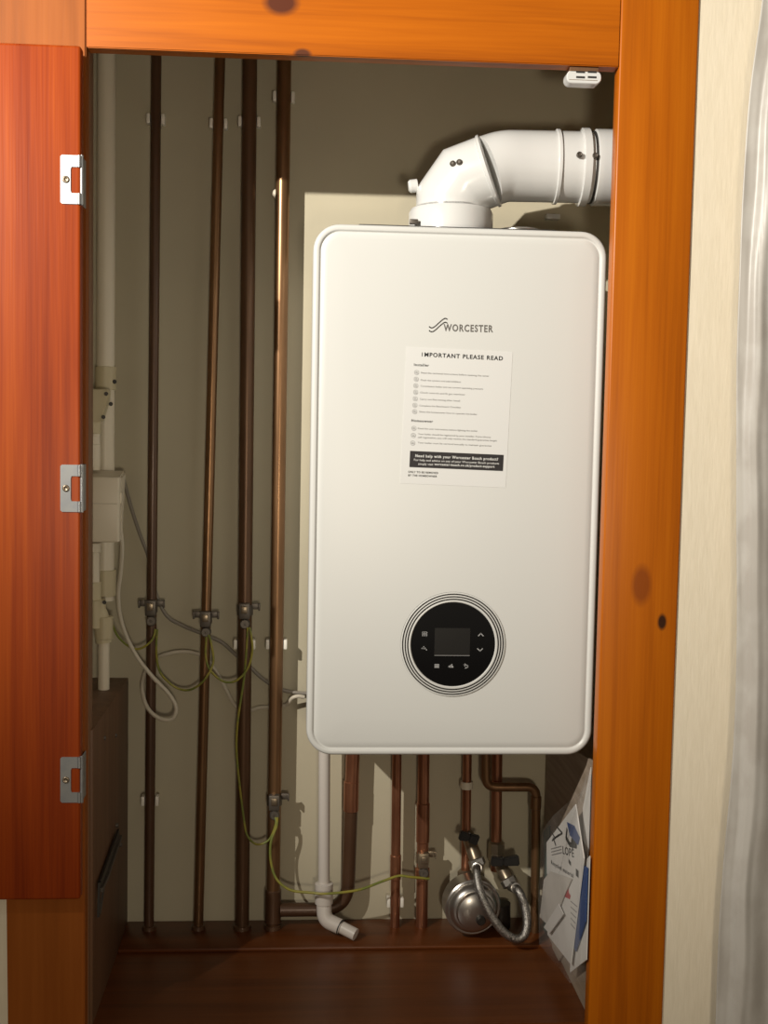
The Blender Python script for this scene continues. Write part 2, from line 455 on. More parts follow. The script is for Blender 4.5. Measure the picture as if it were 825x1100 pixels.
# dial
dc = at(486.5, 692, 0)
bm = bmesh.new()
pr = [(.0728, .0004), (.0728, -.0012)]; mi = [1]
def ringp(r, groove):
    pass
rr = [(.0728, .0000), (.0726, .0016), (.0715, .0020), (.0707, .0020), (.0705, .0008), (.0690, .0008), (.0688, .0022), (.0672, .0024), (.0670, .0010), (.0655, .0010),
      (.0653, .0025), (.0638, .0027), (.0636, .0012), (.0620, .0012), (.0618, .0028), (.0596, .0030), (.0586, .0020), (.0580, .0014)]
mm = [1, 0, 0, 1, 1, 1, 0, 1, 1, 1, 0, 1, 1, 1, 0, 0, 1]
lathe(bm, rr, dc, (0, -1, 0), 96, mm)
dial = obj('control_dial', bm, [m_white, m_groove], boiler, sharp=25)
bm = bmesh.new()
lathe(bm, [(.0580, .0005), (.0580, .0015), (.0574, .0020), (0, .0020)], dc, (0, -1, 0), 96)
obj('dial_face', bm, m_black, dial)
U, V = Vector((1, 0, 0)), Vector((0, 0, 1))
d0 = Vector((dc.x, -.0023, dc.z))
k = 1/791/4.583        # zoomed photo pixels to metres
def dp(x, y): return ((x-394)*k, (331-y)*k)
bm = bmesh.new()
a = dp(300, 388); b = dp(480, 248)
box(bm, (dc.x+a[0], -.0026, dc.z+a[1]), (dc.x+b[0], -.0015, dc.z+b[1]), .0003, 1)
scr = obj('display', bm, m_screen, dial, label='dark grey display window')
bm = bmesh.new(); quad(bm, d0+Vector((0, -.0004, 0)), U, V, a[0]+.0004, a[1], b[0]-.0004, a[1]+.0008)
wd = 5*k
def icon(name, *strokes):
    ic = bmesh.new()
    for pts in strokes: stroke(ic, d0, U, V, [dp(*p) for p in pts], wd)
    obj(name, ic, m_icon, dial)
icon('heating_symbol', *[((x, 268), (x, 289)) for x in (242, 249, 256)], *[((238, y), (262, y)) for y in (271, 279, 287)])
icon('tap_symbol', ((237, 352), (250, 347), (258, 355), (262, 360)), ((247, 342), (247, 350)), ((241, 351), (255, 353)))
icon('up_arrow', ((520, 287), (532, 274), (545, 287)))
icon('down_arrow', ((517, 351), (531, 363), (543, 351)))
icon('menu_symbol', *[((304, y), (325, y)) for y in (433, 440, 447)])
icon('bars_symbol', ((376, 446), (376, 440)), ((383, 447), (383, 436)), ((390, 447), (390, 431)), ((395, 447), (395, 441)))
icon('back_symbol', ((452, 434), (464, 434), (471, 440), (469, 447), (458, 450)), ((457, 429), (452, 434), (457, 440)))
obj('display_edge', bm, m_greyink, dial)
# logo
lg = bmesh.new()
o = at(476.3, 355.5, 0); o.y = -.0003
e = at(529.5, 357.9, 0)
uu = (Vector((e.x, 0, e.z))-Vector((o.x, 0, o.z))); Lw = uu.length; uu.normalize(); vv = Vector((-uu.z, 0, uu.x))
text_in(lg, 'WORCESTER', o, U, V, .0092, Lw, .028)
def wave(dy):
    return [at(x, y+dy, 0) for x, y in ((461, 350.8), (462.5, 352), (465, 352), (468, 350), (472, 346.3), (476, 343), (478.5, 342), (480.5, 343))]
for dy in (0, 4.2):
    P = smooth(wave(dy), 3); n = len(P)
    stroke(lg, (0, -.0003, 0), U, V, [(p.x, p.z) for p in P], .0015)
obj('logo', lg, m_logo, boiler, label='grey maker logo with two wave strokes')

# ---------------------------------------------------------------- sticker
so = at(436.5, 372.5, 0); so.y = 0
ang = R(-1.5)
SU = Vector((math.cos(ang), 0, math.sin(ang))); SV = Vector((-math.sin(ang), 0, math.cos(ang)))
SW, SH = .1455, .185
st_ = thing('instruction_sticker', (so.x+SW/2, -.0004, so.z-SH), 'white printed instruction sheet stuck on the boiler front', 'sticker')
def sp(x, y, dy=-.0003): return so + SU*x - SV*y + Vector((0, dy, 0))
bm = bmesh.new()
slab(bm, [sp(0, 0), sp(SW, 0), sp(SW, SH), sp(0, SH)], (0, .0003, 0))
obj('sheet', bm, m_sticker, st_)
q = 1/791
thin, wh = bmesh.new(), bmesh.new()
def zs(zx, zy):   # zoomed photo coords (410,320 + /4.853) -> sticker metres
    p = at(410+zx/4.853, 320+zy/4.853, 0) - so
    return p.dot(SU), -p.dot(SV)
def put(b_, s, x0, y0, x1, h, bo=0.0):
    ax, ay = zs(x0, y0); bx, _ = zs(x1, y0)
    text_in(b_, s, sp(ax, ay, -.0006), SU, SV, h*q/4.853, (bx-ax), bo)
bold = bmesh.new(); put(bold, 'I', 209, 305, 212.5, 21, .0); put(bold, 'MPORTANT PLEASE READ', 222.5, 305.5, 632, 21, .026); obj('title', bold, m_ink, st_)
bold = bmesh.new(); put(bold, 'Installer', 168, 354, 246, 13, .02); obj('heading', bold, m_ink, st_)
bold = bmesh.new(); put(bold, 'Homeowner', 155, 645, 267, 13, .02); obj('heading', bold, m_ink, st_)
bold = bmesh.new(); put(bold, 'ONLY TO BE REMOVED', 138, 911, 294, 10, .02)
put(bold, 'BY THE HOMEOWNER', 138, 929, 288, 10, .02)
lines_ = [('Read the technical instructions before opening the outer', 205, 394, 560), ('Flush the system and add inhibitor', 203, 432, 413),
          ('Commission boiler and set correct operating pressure', 202, 463, 528), ('Check controls and fit gas restrictor', 200, 497, 435),
          ('Carry out flue testing after install', 198, 531, 408), ('Complete the Benchmark Checklist', 196, 565, 411),
          ('Show the homeowner how to operate the boiler', 195, 597, 498), ('Read the user instructions before lighting the boiler', 189, 684, 500),
          ('Your boiler should be registered by your installer. If you choose', 189, 713, 568), ('self registration, you will only receive the standard guarantee length', 188, 730, 600),
          ('Your boiler must be serviced annually to maintain guarantee', 187, 758, 572)]
for s, x0, y0, x1 in lines_: put(thin, s, x0, y0, x1, 8.5, .004)
for cx, cy in ((182, 389), (180, 424), (178, 458), (177, 492), (175, 526), (173, 560), (172, 593), (168, 680), (165, 717), (162, 757)):
    ax, ay = zs(cx, cy); pts = [(.0030*math.cos(t*math.pi/8), .0030*math.sin(t*math.pi/8)) for t in range(17)]
    stroke(thin, sp(ax, ay, -.0006), SU, SV, pts, .0004)
    stroke(thin, sp(ax, ay, -.0006), SU, SV, [(-.0015, -.0008), (.0015, -.0008)], .0009)
    stroke(thin, sp(ax, ay, -.0006), SU, SV, [(-.0010, .0008), (.0010, .0010)], .0007)
bx0, by0 = zs(148, 797); bx1, by1 = zs(632, 900); _, byr = zs(632, 820)
bm = bmesh.new()
hh = zs(148, 882)[1]-by0
bm.faces.new([bm.verts.new(sp(x, y, -.0005)) for x, y in ((bx0, by0+hh), (bx1, by0+hh), (bx1, by0), (bx0, by0))])
ban = obj('banner', bm, m_banner, st_, label='black help banner')
def putw(s, x0, y0, x1, h, bo):
    put(wh, s, x0, y0, x1, h, bo)
    for v_ in wh.verts: v_.co.y = -.0008
putw('Need help with your Worcester Bosch product?', 175, 829, 607, 14, .025)
putw('For help and advice on any of your Worcester Bosch products', 168, 849, 612, 11, .003)
putw('simply visit', 190, 870, 268, 11, .003)
putw('worcester-bosch.co.uk/product-support', 274, 872, 588, 12, .025)
obj('banner_text', wh, m_whiteink, ban)
obj('removal_notice', bold, m_ink, st_)
obj('small_print', thin, m_greyink, st_)

# ---------------------------------------------------------------- flue
fl = thing('flue', (at(484, 243, .13).x, .13, BH), 'white round flue bending right from the boiler top', 'flue')
FR = .0508
YFL = .13
c0 = at(484, 243, YFL)
bm = bmesh.new()
xr = at(528, 235, YFL).x-at(438, 235, YFL).x
z0 = gz+.0006; z1 = at(484, 226, YFL).z
lathe(bm, [(xr/2-.004, z0-c0.z), (xr/2, z0-c0.z+.003), (xr/2, z1-c0.z-.006), (xr/2-.003, z1-c0.z), (FR, z1-c0.z+.001), (FR, z1-c0.z+.004)], c0, (0, 0, 1), 48)
obj('base_collar', bm, m_flue, fl)
def mitred(bm, pts, r, seg=48):      # tube whose joints are true mitres
    pts = [Vector(p) for p in pts]; n = len(pts)
    dirs = [(b_-a_).normalized() for a_, b_ in zip(pts, pts[1:])]
    ref = Vector((0, 1, 0)); nn = (ref-dirs[0]*ref.dot(dirs[0])).normalized(); bb = dirs[0].cross(nn)
    ring0 = [pts[0]+(nn*math.cos(2*math.pi*k/seg)+bb*math.sin(2*math.pi*k/seg))*r for k in range(seg)]
    rings = [ring0]
    for i in range(1, n):
        d_ = dirs[i-1]
        pn = (d_+dirs[i]).normalized() if i < n-1 else d_
        rings.append([q+d_*((pts[i]-q).dot(pn)/d_.dot(pn)) for q in rings[-1]])
    V = [[bm.verts.new(q) for q in r_] for r_ in rings]
    for a_, b_ in zip(V, V[1:]):
        for k in range(seg): bm.faces.new((a_[k], a_[(k+1) % seg], b_[(k+1) % seg], b_[k]))
    return bm
pA = Vector((c0.x, YFL, z1-.01))
p1 = at(484, 199, YFL); p1.x = c0.x
p2 = at(526, 183.5, YFL-.016)
pk = at(541, 178.5, YFL-.014)
p3 = at(568, 178.8, YFL-.012)
p4 = at(700, 181.5, YFL-.022)
pa_ = p1+(pA-p1).normalized()*.021; pb_ = p1+(p2-p1).normalized()*.021
path1 = [pA, pa_, pb_, p2]
bm = bmesh.new(); mitred(bm, path1, FR)
obj('lower_elbow', bm, m_flue, fl, sharp=60)
d = (p2-p1).normalized()
bm = bmesh.new(); tube(bm, [p2-d*.005, p2-d*.0035, p2+d*.0005, p2+d*.002], [FR-.001, FR+.0022, FR+.0022, FR-.001], 48)
obj('joint_ring', bm, m_flue, fl)
path2 = fillet([p2-d*.002, pk, p3, p4], .05, 6)
bm = bmesh.new(); tube(bm, path2, FR-.0008, 48)
obj('upper_bend', bm, m_flue, fl, sharp=60)
d2 = (p4-p3).normalized()
def onp(px): # point of the straight run seen at px
    best = min((p3+(p4-p3)*t/200 for t in range(201)), key=lambda p_: abs((412.5+FPX*(p_-CAM).dot(RT)/(p_-CAM).dot(FW))-px)); return best
for px, wdt, ex in ((597, .004, .0020), (626, .010, .0042)):
    p_ = onp(px)
    bm = bmesh.new(); tube(bm, [p_-d2*(wdt/2+.001), p_-d2*wdt/2, p_+d2*wdt/2, p_+d2*(wdt/2+.001)], [FR, FR+ex, FR+ex, FR], 48)
    obj('joint_ring', bm, m_flue, fl)
p_ = onp(635.5)
bm = bmesh.new(); tube(bm, [p_-d2*.0020, p_+d2*.0010], FR+.0004, 48); obj('joint_seam', bm, m_groove, fl, label='dark gap between flue lengths')
bm = bmesh.new(); tube(bm, [p_+d2*.0018, p_+d2*.003, p_+d2*.03], [FR+.001, FR+.003, FR+.003], 48); obj('end_sleeve', bm, m_flue, fl)
def surf(px, py):   # nearest point where a photo pixel meets the flue tubes
    d_ = ray(px, py).normalized(); best = None
    P = path1+path2
    t = 1.4
    while t < 2.1:
        p = CAM+d_*t
        if min((p-a_).length for a_ in dense) < FR+.001: return p, d_
        t += .001
    return None, d_
dense = []
for pa in (path1, path2):
    for a_, b_ in zip(pa, pa[1:]):
        n = max(1, int((b_-a_).length/.004))
        dense += [a_.lerp(b_, i/n) for i in range(n)]
for px, py in ((486.5, 176), (493.5, 174.5), (622, 167), (639, 168)):
    p, d_ = surf(px, py)
    if p:
        near = min(dense, key=lambda a_: (a_-p).length); nrm = (p-near).normalized()
        bm = bmesh.new(); lathe(bm, [(.0042, -.002), (.0042, .0015), (.003, .0028), (.0018, .0018), (0, .0018)], p+nrm*(.003 if px > 600 else .0005), nrm, 16)
        obj('screw', bm, m_clamp, fl)
p = at(440, 199, .13); bm = bmesh.new()
lathe(bm, [(.0095, 0), (.0095, .010), (.007, .013), (0, .0135)], (c0.x-FR+.001, YFL, p.z), (-1, 0, -.15), 20)
obj('test_plug', bm, m_flue, fl)
p = at(446, 238, .09); bm = bmesh.new()
box(bm, (p.x-.008, .086, p.z-.004), (p.x+.004, .094, p.z+.003), .001); 
obj('collar_clip', bm, m_clamp, fl)

# ---------------------------------------------------------------- pipes
YP = .288
def px_line(a, b, Y): return at(a[0], a[1], Y), at(b[0], b[1], Y)
def clamp_to(p0, p1, z):
    t = (z-p0.z)/(p1.z-p0.z); return p0.lerp(p1, t)
pipes = {}
def riser(key, a, b, rad, m, label, Y=YP, group=None):
    p0, p1 = px_line(a, b, Y)
    top = clamp_to(p0, p1, ZT); bot = clamp_to(p0, p1, ZL)
    t = thing('copper_pipe', bot, label, 'pipe', group)
    bm = bmesh.new(); tube(bm, [top, (top+bot)/2, bot], rad, 24); obj('tube', bm, m, t)
    bm = bmesh.new(); lathe(bm, [(rad+.0035, 0), (rad+.003, .006), (rad, .007)], bot, (0, 0, 1), 24)
    obj('floor_collar', bm, m_brownpipe, t)
    pipes[key] = (top, bot, rad, t); return t
riser(1, (168, 55), (160, 1000), .0080, m_brownpipe, 'thin dark brown riser pipe nearest the cupboard door')
riser(2, (236.5, 62), (213, 998), .0080, m_oldcop, 'thin coppery riser pipe leaning left, second from the door')
riser(3, (268.5, 62), (260, 998), .0114, m_brown3, 'thick brown riser pipe just right of the leaning thin one')
riser(4, (305.5, 64), (293, 995), .0110, m_oldcop, 'thick shiny copper riser pipe beside the boiler left edge')
def pt(key, py):
    top, bot, rad, t = pipes[key]
    lo, hi = 0., 1.
    for _ in range(40):
        mid_ = (lo+hi)/2; p = top.lerp(bot, mid_); y = 550-FPX*(p-CAM).dot(UP)/(p-CAM).dot(FW)
        if y < py: lo = mid_
        else: hi = mid_
    return top.lerp(bot, lo)
# tee at foot of pipe 4
t4 = pipes[4][3]
f0 = pt(4, 955); f1 = pt(4, 990)
bm = bmesh.new(); tube(bm, [f0, f0+Vector((0, 0, -.002)), f1, f1+Vector((0, 0, -.002))], [.0112, .0134, .0134, .0112], 24)
obj('tee_fitting', bm, m_brownpipe, t4)
c = pt(4, 870)
# pipe 6: upper copper, lower brown sweeping left into the tee
a6, b6 = px_line((379, 812), (373.5, 960), YP)
t6 = thing('copper_pipe', (b6.x, YP, ZL), 'thick pipe behind the white plastic one, sweeping left at its foot', 'pipe')
up6 = clamp_to(a6, b6, -.0006); mid6 = at(377, 868, YP)
bm = bmesh.new(); tube(bm, [up6, mid6], .0112, 24); obj('tube', bm, m_copper, t6)
bm = bmesh.new(); tube(bm, [mid6+Vector((0, 0, .045)), mid6+Vector((0, 0, .044)), mid6+Vector((0, 0, -.004)), mid6+Vector((0, 0, -.005))], [.0112, .0124, .0124, .0112], 24); obj('coupling', bm, m_copper, t6)
zh = at(330, 977, YP).z
endx = pt(4, 977).x
low = fillet([mid6, Vector((b6.x, YP, zh)), Vector((endx+.012, YP, zh))], .045, 12)
bm = bmesh.new(); tube(bm, low, .0112, 24); obj('lower_bend', bm, m_brownpipe, t6, label='dark brown lower length')
# pipe 7, 8
def drop(key, top_px, bot_px, rad, m, label, fits=(), Y=YP):
    a_, b_ = px_line(top_px, bot_px, Y)
    top = clamp_to(a_, b_, -.0006); bot = clamp_to(a_, b_, ZL)
    t = thing('copper_pipe', bot, label, 'pipe')
    bm = bmesh.new(); tube(bm, [top, bot], rad, 24); obj('tube', bm, m, t)
    pipes[key] = (top, bot, rad, t)
    for y0, y1, ex in fits:
        q0, q1 = pt(key, y0), pt(key, y1)
        bm = bmesh.new(); tube(bm, [q0, q0+Vector((0, 0, -.0015)), q1+Vector((0, 0, .0015)), q1], [rad, rad+ex, rad+ex, rad], 24)
        obj('coupling', bm, m, t)
    return t
drop(7, (426.3, 812), (424.3, 995), .0078, m_copper, 'thin copper pipe under the boiler middle, left of a thicker one', ((918, 945, .0012),))
drop(8, (455.2, 812), (453, 997), .0098, m_copper, 'thick copper pipe under the boiler with an earth clamp', ((862, 905, .0012), (932, 944, .0022)))
# 9: to the first filling valve, 10: to the second
a_, b_ = px_line((502, 812), (500, 945), YP)
t9 = thing('copper_pipe', (b_.x, YP, at(498, 968, YP).z), 'thin copper pipe running down to the round chrome vessel', 'pipe')
bm = bmesh.new(); tube(bm, [clamp_to(a_, b_, -.0006), b_], .0075, 24); obj('tube', bm, m_copper, t9)
bm = bmesh.new(); q0 = at(498.7, 940, YP)
tube(bm, [at(499.3, 934, YP), at(499.3, 936, YP), at(499, 948, YP), at(499, 950, YP)], [.008, .012, .012, .008], 8); obj('compression_nut', bm, m_brass, t9)
bm = bmesh.new(); q0 = at(501.3, 843, YP); tube(bm, [q0+Vector((0, 0, .006)), q0-Vector((0, 0, .006))], .0105, 24); obj('collar', bm, m_cable, t9, label='pale collar')
a_, b_ = px_line((534, 812), (533, 925), YP)
zb10 = at(533, 935, YP).z
t10 = thing('copper_pipe', (b_.x, YP, zb10), 'copper pipe dropping behind the bent pipe to a black lever', 'pipe')
bm = bmesh.new(); tube(bm, [clamp_to(a_, b_, -.0006), Vector((b_.x, YP, zb10))], .0090, 24); obj('tube', bm, m_copper, t10)
bm = bmesh.new(); tube(bm, [at(533.3, 903, YP), at(533.3, 905, YP), at(533, 924, YP), at(533, 926, YP)], [.009, .0135, .0135, .009], 8); obj('compression_nut', bm, m_brass, t10)
# 11 bent pipe
Y11 = .262
za = -.0006
A = at(521, 812, Y11); Bp = at(522, 845.5, Y11); Cp = at(576, 845.5, Y11); Dp = at(575, 985, Y11)
t11 = thing('copper_pipe', (Dp.x, Y11, ZL), 'thin copper pipe with two right-angle bends beside the document bag', 'pipe')
bm = bmesh.new(); pts11 = fillet([Vector((A.x, Y11, za)), Bp, Vector((Cp.x, Y11, Bp.z)), Vector((Dp.x, Y11, ZL))], .017, 8)
tube(bm, pts11, .0075, 24); obj('tube', bm, m_oldcop, t11)
bm = bmesh.new(); q0 = at(575.7, 862, Y11); tube(bm, [q0+Vector((0, 0, .011)), q0+Vector((0, 0, .010)), q0-Vector((0, 0, .010)), q0-Vector((0, 0, .011))], [.0075, .0088, .0088, .0075], 20); obj('coupling', bm, m_oldcop, t11)

# white plastic condensate pipe
Yc = .262
a_, b_ = px_line((348.5, 812), (348, 950), Yc)
tc_ = thing('condensate_pipe', at(370, 1005, Yc), 'white plastic drain pipe elbowing right onto the wooden ledge', 'pipe')
bm = bmesh.new(); tube(bm, [clamp_to(a_, b_, -.0006), b_], .0092, 24); obj('tube', bm, m_condens, tc_)
bm = bmesh.new(); tube(bm, [at(348, 948, Yc), at(348, 949, Yc), at(348, 970, Yc), at(348, 971, Yc)], [.0095, .0145, .0145, .0118], 24); obj('socket', bm, m_condens, tc_)
e0 = at(348, 970, Yc); e1 = at(348.5, 988, Yc-.006); e2 = at(366, 1000, Yc-.015); e2.z = max(e2.z, ZL+.018)
e3 = at(382, 1010, Yc-.028); e3.z = ZL+.0105
bm = bmesh.new(); tube(bm, fillet([e0, e1, e2], .012, 6), .0122, 24); obj('elbow', bm, m_condens, tc_)
bm = bmesh.new(); tube(bm, [e2, e3], .0098, 24); obj('outlet', bm, m_condens, tc_)
bm = bmesh.new(); dd = (e3-e2).normalized(); tube(bm, [e2-dd*.001, e2+dd*.001], .0126, 24); obj('seam', bm, m_groove, tc_)

# ---------------------------------------------------------------- pipe clips
def clip(key, py, label):
    p = pt(key, py); r = pipes[key][2]
    t = thing('pipe_clip', (p.x, YW, p.z), label, 'pipe clip')
    bm = bmesh.new(); box(bm, (p.x-r*.8, p.y+r*1.02, p.z-.006), (p.x+r*.8, YW, p.z+.006), .001)
    obj('base', bm, m_plastic, t)
    for s in (-1, 1):
        bm = bmesh.new()
        box(bm, (p.x+s*(r+.0004), p.y-.005, p.z-.0078), (p.x+s*(r+.0060), p.y+.012, p.z+.0078), .0015)
        box(bm, (p.x+s*(r-.001), p.y+.009, p.z-.006), (p.x+s*(r+.0050), p.y+.016, p.z+.006), .001)
        obj('prong', bm, m_clip, t)
clip(1, 128, 'white clip high on the thin dark pipe nearest the door')
clip(2, 133, 'white clip high on the leaning thin copper pipe')
clip(3, 131, 'white clip high on the thick brown pipe')
clip(4, 104, 'uppermost white clip on the thick copper pipe beside the boiler')
clip(4, 692, 'white clip on the thick copper pipe halfway down the boiler side')
clip(3, 692, 'white clip just below the earth clamp of the thick brown pipe')
clip(1, 860, 'lowest white clip on the dark pipe nearest the door')
clip(7, 969, 'white clip near the foot of the thin copper pipe under the boiler')
# stray clip stub at left of pipe 4
p = at(297, 208, .305); bm = bmesh.new()
lathe(bm, [(.007, .016), (.007, .002), (.0055, 0), (0, -.001)], (p.x, .302, p.z), (0, 1, 0), 16)
tag(obj('plug_and_lit_spot', bm, m_plastic, origin=(p.x, YW, p.z)), 'small white plug on the wall left of the shiny copper pipe', 'wall plug')
p = at(595, 232, .3); bm = bmesh.new()  # white tab added in place of a gap of light on the wall
box(bm, (p.x-.011, .302, p.z-.004), (p.x+.011, YW, p.z+.004), .001)
tag(obj('plug_and_lit_spot', bm, m_flue, origin=(p.x, YW, p.z)), 'small white tab standing in for a spot of light on the wall under the flue', 'wall plug')

# ---------------------------------------------------------------- earth clamps
def clamp(key, py, label, wings='both', m=m_clamp):
    p = pt(key, py); r = pipes[key][2]
    t = thing('earth_clamp', p, label, 'clamp')
    bm = bmesh.new(); tube(bm, [p+Vector((0, 0, .008)), p-Vector((0, 0, .008))], r+.0016, 24); band = obj('band', bm, m, t)
    bm = bmesh.new()
    sides = (-1, 1) if wings == 'both' else (1,)
    for s in sides:
        box(bm, (p.x+s*r*.6, p.y-.003, p.z+.001), (p.x+s*(r+.012), p.y+.001, p.z+.011), .001)
        box(bm, (p.x+s*(r+.010), p.y-.006, p.z-.001), (p.x+s*(r+.013), p.y+.002, p.z+.011), .001)
    obj('strap_end', bm, m, t)
    bm = bmesh.new(); box(bm, (p.x-.0085, p.y-r-.010, p.z-.012), (p.x+.0085, p.y-r+.002, p.z+.013), .0015); blk = obj('terminal_block', bm, m, t)
    bm = bmesh.new(); box(bm, (p.x-.005, p.y-r-.0125, p.z-.003), (p.x+.005, p.y-r-.009, p.z+.009), .0012); obj('block_plate', bm, m_brass, blk)
    bm = bmesh.new()
    lathe(bm, [(.0082, 0), (.0082, .007), (.0065, .0095), (.002, .0095), (.0015, .008), (0, .008)], (p.x+.001, p.y-r-.001, p.z-.020), (0, -1, 0), 20)
    obj('screw', bm, m_clamp, blk)
    return p
clamp(1, 652, 'metal earth clamp on the thin dark pipe nearest the door')
clamp(2, 664, 'metal earth clamp on the leaning thin copper pipe')
clamp(3, 655, 'metal earth clamp on the thick brown pipe', 'r')
clamp(4, 859, 'metal earth clamp low on the thick copper riser left of the boiler', 'r')
clamp(8, 921, 'metal earth clamp on the thick copper pipe under the boiler', 'r', m_brass)

# ---------------------------------------------------------------- wires and cables
def wire(name, pts, r, m, label, cat, n=8):
    P = smooth([at(*p) for p in pts], n)
    bm = bmesh.new(); tube(bm, P, r, 10)
    return tag(obj(name, bm, m, origin=P[-1]), label, cat)
F, B = .262, .312
ew = 'wire'
wire('earth_wire', [(167, 676, .270), (163, 688, F), (150, 697, F), (138, 694, F), (127, 684, .25), (121, 672, .24)], .0018, m_earth, 'earth wire curving left from the clamp nearest the door', ew)
wire('earth_wire', [(169, 676, .270), (168, 700, .27), (172, 722, .275), (188, 738, .28), (204, 741, .275), (219, 731, F), (229, 712, F), (227, 692, F), (224, 682, .268)], .0018, m_earth, 'earth wire looping between the first and second clamps from the door', ew)
wire('earth_wire', [(222, 684, .268), (221, 705, F), (226, 720, F), (240, 732, F), (254, 731, F), (266, 718, F), (271, 700, F), (270, 684, F), (268, 674, .266)], .0018, m_earth, 'earth wire drooping between the leaning pipe and thick brown pipe clamps', ew)
wire('earth_wire', [(266, 674, .266), (265, 695, .268), (262, 730, .270), (256, 770, .270), (254, 800, .270), (256, 830, .270), (262, 880, .270), (266, 898, F), (276, 907, F), (289, 902, F), (296, 886, F), (296, 878, .266)], .0018, m_earth, 'long earth wire hanging from the thick brown pipe clamp to the low clamp', ew)
wire('earth_wire', [(298, 878, .264), (297, 888, F), (291, 905, .258), (291, 925, .255), (297, 944, .25), (312, 956, .245), (335, 959, .240), (352, 960, .235), (385, 956, .24), (410, 947, .25), (428, 941, .256), (440, 942, .258), (461, 944, .272)], .0021, m_earth, 'yellow-green earth wire stretched across the white plastic drain pipe', ew)
wire('flex_cable', [(128, 558, .215), (131, 585, .225), (130, 610, .235), (127, 640, .245), (131, 670, .255), (145, 702, F), (163, 726, F), (181, 745, F), (189, 760, F), (185, 772, F), (172, 772, F), (159, 761, .268), (153, 742, .285), (156, 722, .300), (165, 709, B), (178, 703, .305), (198, 700, .304), (216, 704, .308), (228, 715, B), (240, 735, .308), (252, 757, .31), (264, 764, B), (280, 760, .311), (296, 760, B), (308, 757, .308), (314, 750, .296), (320, 748, .294), (327, 749, .295)], .0032, m_cable, 'white flex looping down from the switch box to the boiler', 'cable')
wire('grey_cable', [(133, 515, .30), (140, 542, .31), (150, 573, .312), (160, 600, B), (166, 632, B), (178, 660, .309), (196, 672, .309), (218, 681, B), (238, 690, .310), (254, 704, B), (268, 716, B), (282, 729, .310), (296, 738, B), (310, 743, .311), (330, 745, .311)], .0030, m_gcable, 'grey cable running behind the pipes along the back wall', 'cable')

# ---------------------------------------------------------------- plastic pipework by the left jamb
def vt(bm, px, y0, y1, Y, rad, seg=24):
    a_, b_ = at(px, y0, Y), at(px, y1, Y); b_.x = a_.x = (a_.x+b_.x)/2
    tube(bm, [a_, a_+Vector((0, 0, -.0008)), b_+Vector((0, 0, .0008)), b_], [rad-.0008, rad, rad, rad-.0008], seg)
def ptop(px, Y): p = at(px, 55, Y); p.z = ZT; return p
Yw = .285
wp = thing('waste_pipe', (at(113, 640, Yw).x, Yw, at(113, 640, Yw).z), 'fat white plastic pipe running up beside the left jamb', 'pipe')
bm = bmesh.new()
x_ = at(113.5, 400, Yw).x; zt, zb = ZT, at(113.5, 645, Yw).z
tube(bm, [(x_, Yw, zt), (x_, Yw, zb)], .0140, 28); obj('tube', bm, m_plastic, wp)
bm = bmesh.new(); vt(bm, 113.5, 394, 419, Yw, .0162); obj('coupling', bm, m_cream, wp, label='cream coupling')
bm = bmesh.new(); vt(bm, 113.5, 612, 640, Yw, .0162); obj('coupling', bm, m_cream, wp, label='cream coupling')
bm = bmesh.new(); lathe(bm, [(.0035, 0), (.003, .002), (0, .002)], at(123, 410, Yw-.008), (.5, -1, 0), 12); obj('screw', bm, m_dark, wp)
Yo = .235
op = thing('overflow_pipe', (at(111, 737, Yo).x, Yo, ZBL), 'narrow white plastic pipe with cream fittings standing on the brown boxing', 'pipe')
bm = bmesh.new(); xo = at(101.5, 500, Yo).x
tube(bm, [(xo, Yo, at(101, 425, Yo).z), (xo, Yo, at(101, 505, Yo).z)], .0085, 24); obj('tube', bm, m_plastic, op)
bm = bmesh.new(); tube(bm, [(xo, Yo, at(101, 586, Yo).z), (xo, Yo, at(101, 660, Yo).z)], .0085, 24); obj('tube', bm, m_plastic, op)
def fit(name, px0, px1, y0, y1, m, Y=Yo, bev=.002, lab=None):
    a_, b_ = at(px0, y0, Y), at(px1, y1, Y)
    bm = bmesh.new(); wv = (b_.x-a_.x)/2
    box(bm, (a_.x, Y-wv, b_.z), (b_.x, Y+wv, a_.z), bev); return obj(name, bm, m, op, label=lab)
bm = bmesh.new()
poly = [at(x, y, Yo) for x, y in ((93, 418.5), (118, 418.5), (117, 430), (110, 453), (93, 453))]
slab(bm, [p-Vector((0, .014, 0)) for p in poly], (0, .028, 0)); bmesh.ops.bevel(bm, geom=bm.edges[:], offset=.0015, segments=2, affect='EDGES')
fx = obj('bend_fitting', bm, m_cream, op, label='cream bend fitting with dark screws')
for px, py in ((114, 423), (119, 434), (111, 448)):
    bm = bmesh.new(); lathe(bm, [(.0032, 0), (.0028, .0025), (0, .0025)], at(px, py, Yo-.0135), (.3, -1, 0), 12); obj('screw', bm, m_dark, fx)
bm = bmesh.new(); vt(bm, 100.5, 452, 466, Yo, .0112); obj('sleeve', bm, m_cream, op)
bm = bmesh.new(); vt(bm, 100, 468, 478, Yo, .0102); vt(bm, 100, 477, 502, Yo, .0112); obj('sleeve', bm, m_plastic, op)
bm = bmesh.new(); vt(bm, 100, 583, 593, Yo, .0125); obj('sleeve', bm, m_plastic, op)
bm = bmesh.new(); vt(bm, 100.5, 625, 645, Yo, .0118); vt(bm, 103, 644, 674, Yo, .0150); obj('tee_fitting', bm, m_cream, op, label='cream tee fitting')
xo2 = at(111.5, 700, Yo).x
bm = bmesh.new()
tube(bm, fillet([at(101, 650, Yo), at(108, 660, Yo), Vector((xo2, Yo, at(111, 690, Yo).z))], .01, 5), .0125, 24); 
vt(bm, 112, 662, 686, Yo, .0135); obj('socket', bm, m_cream, op)
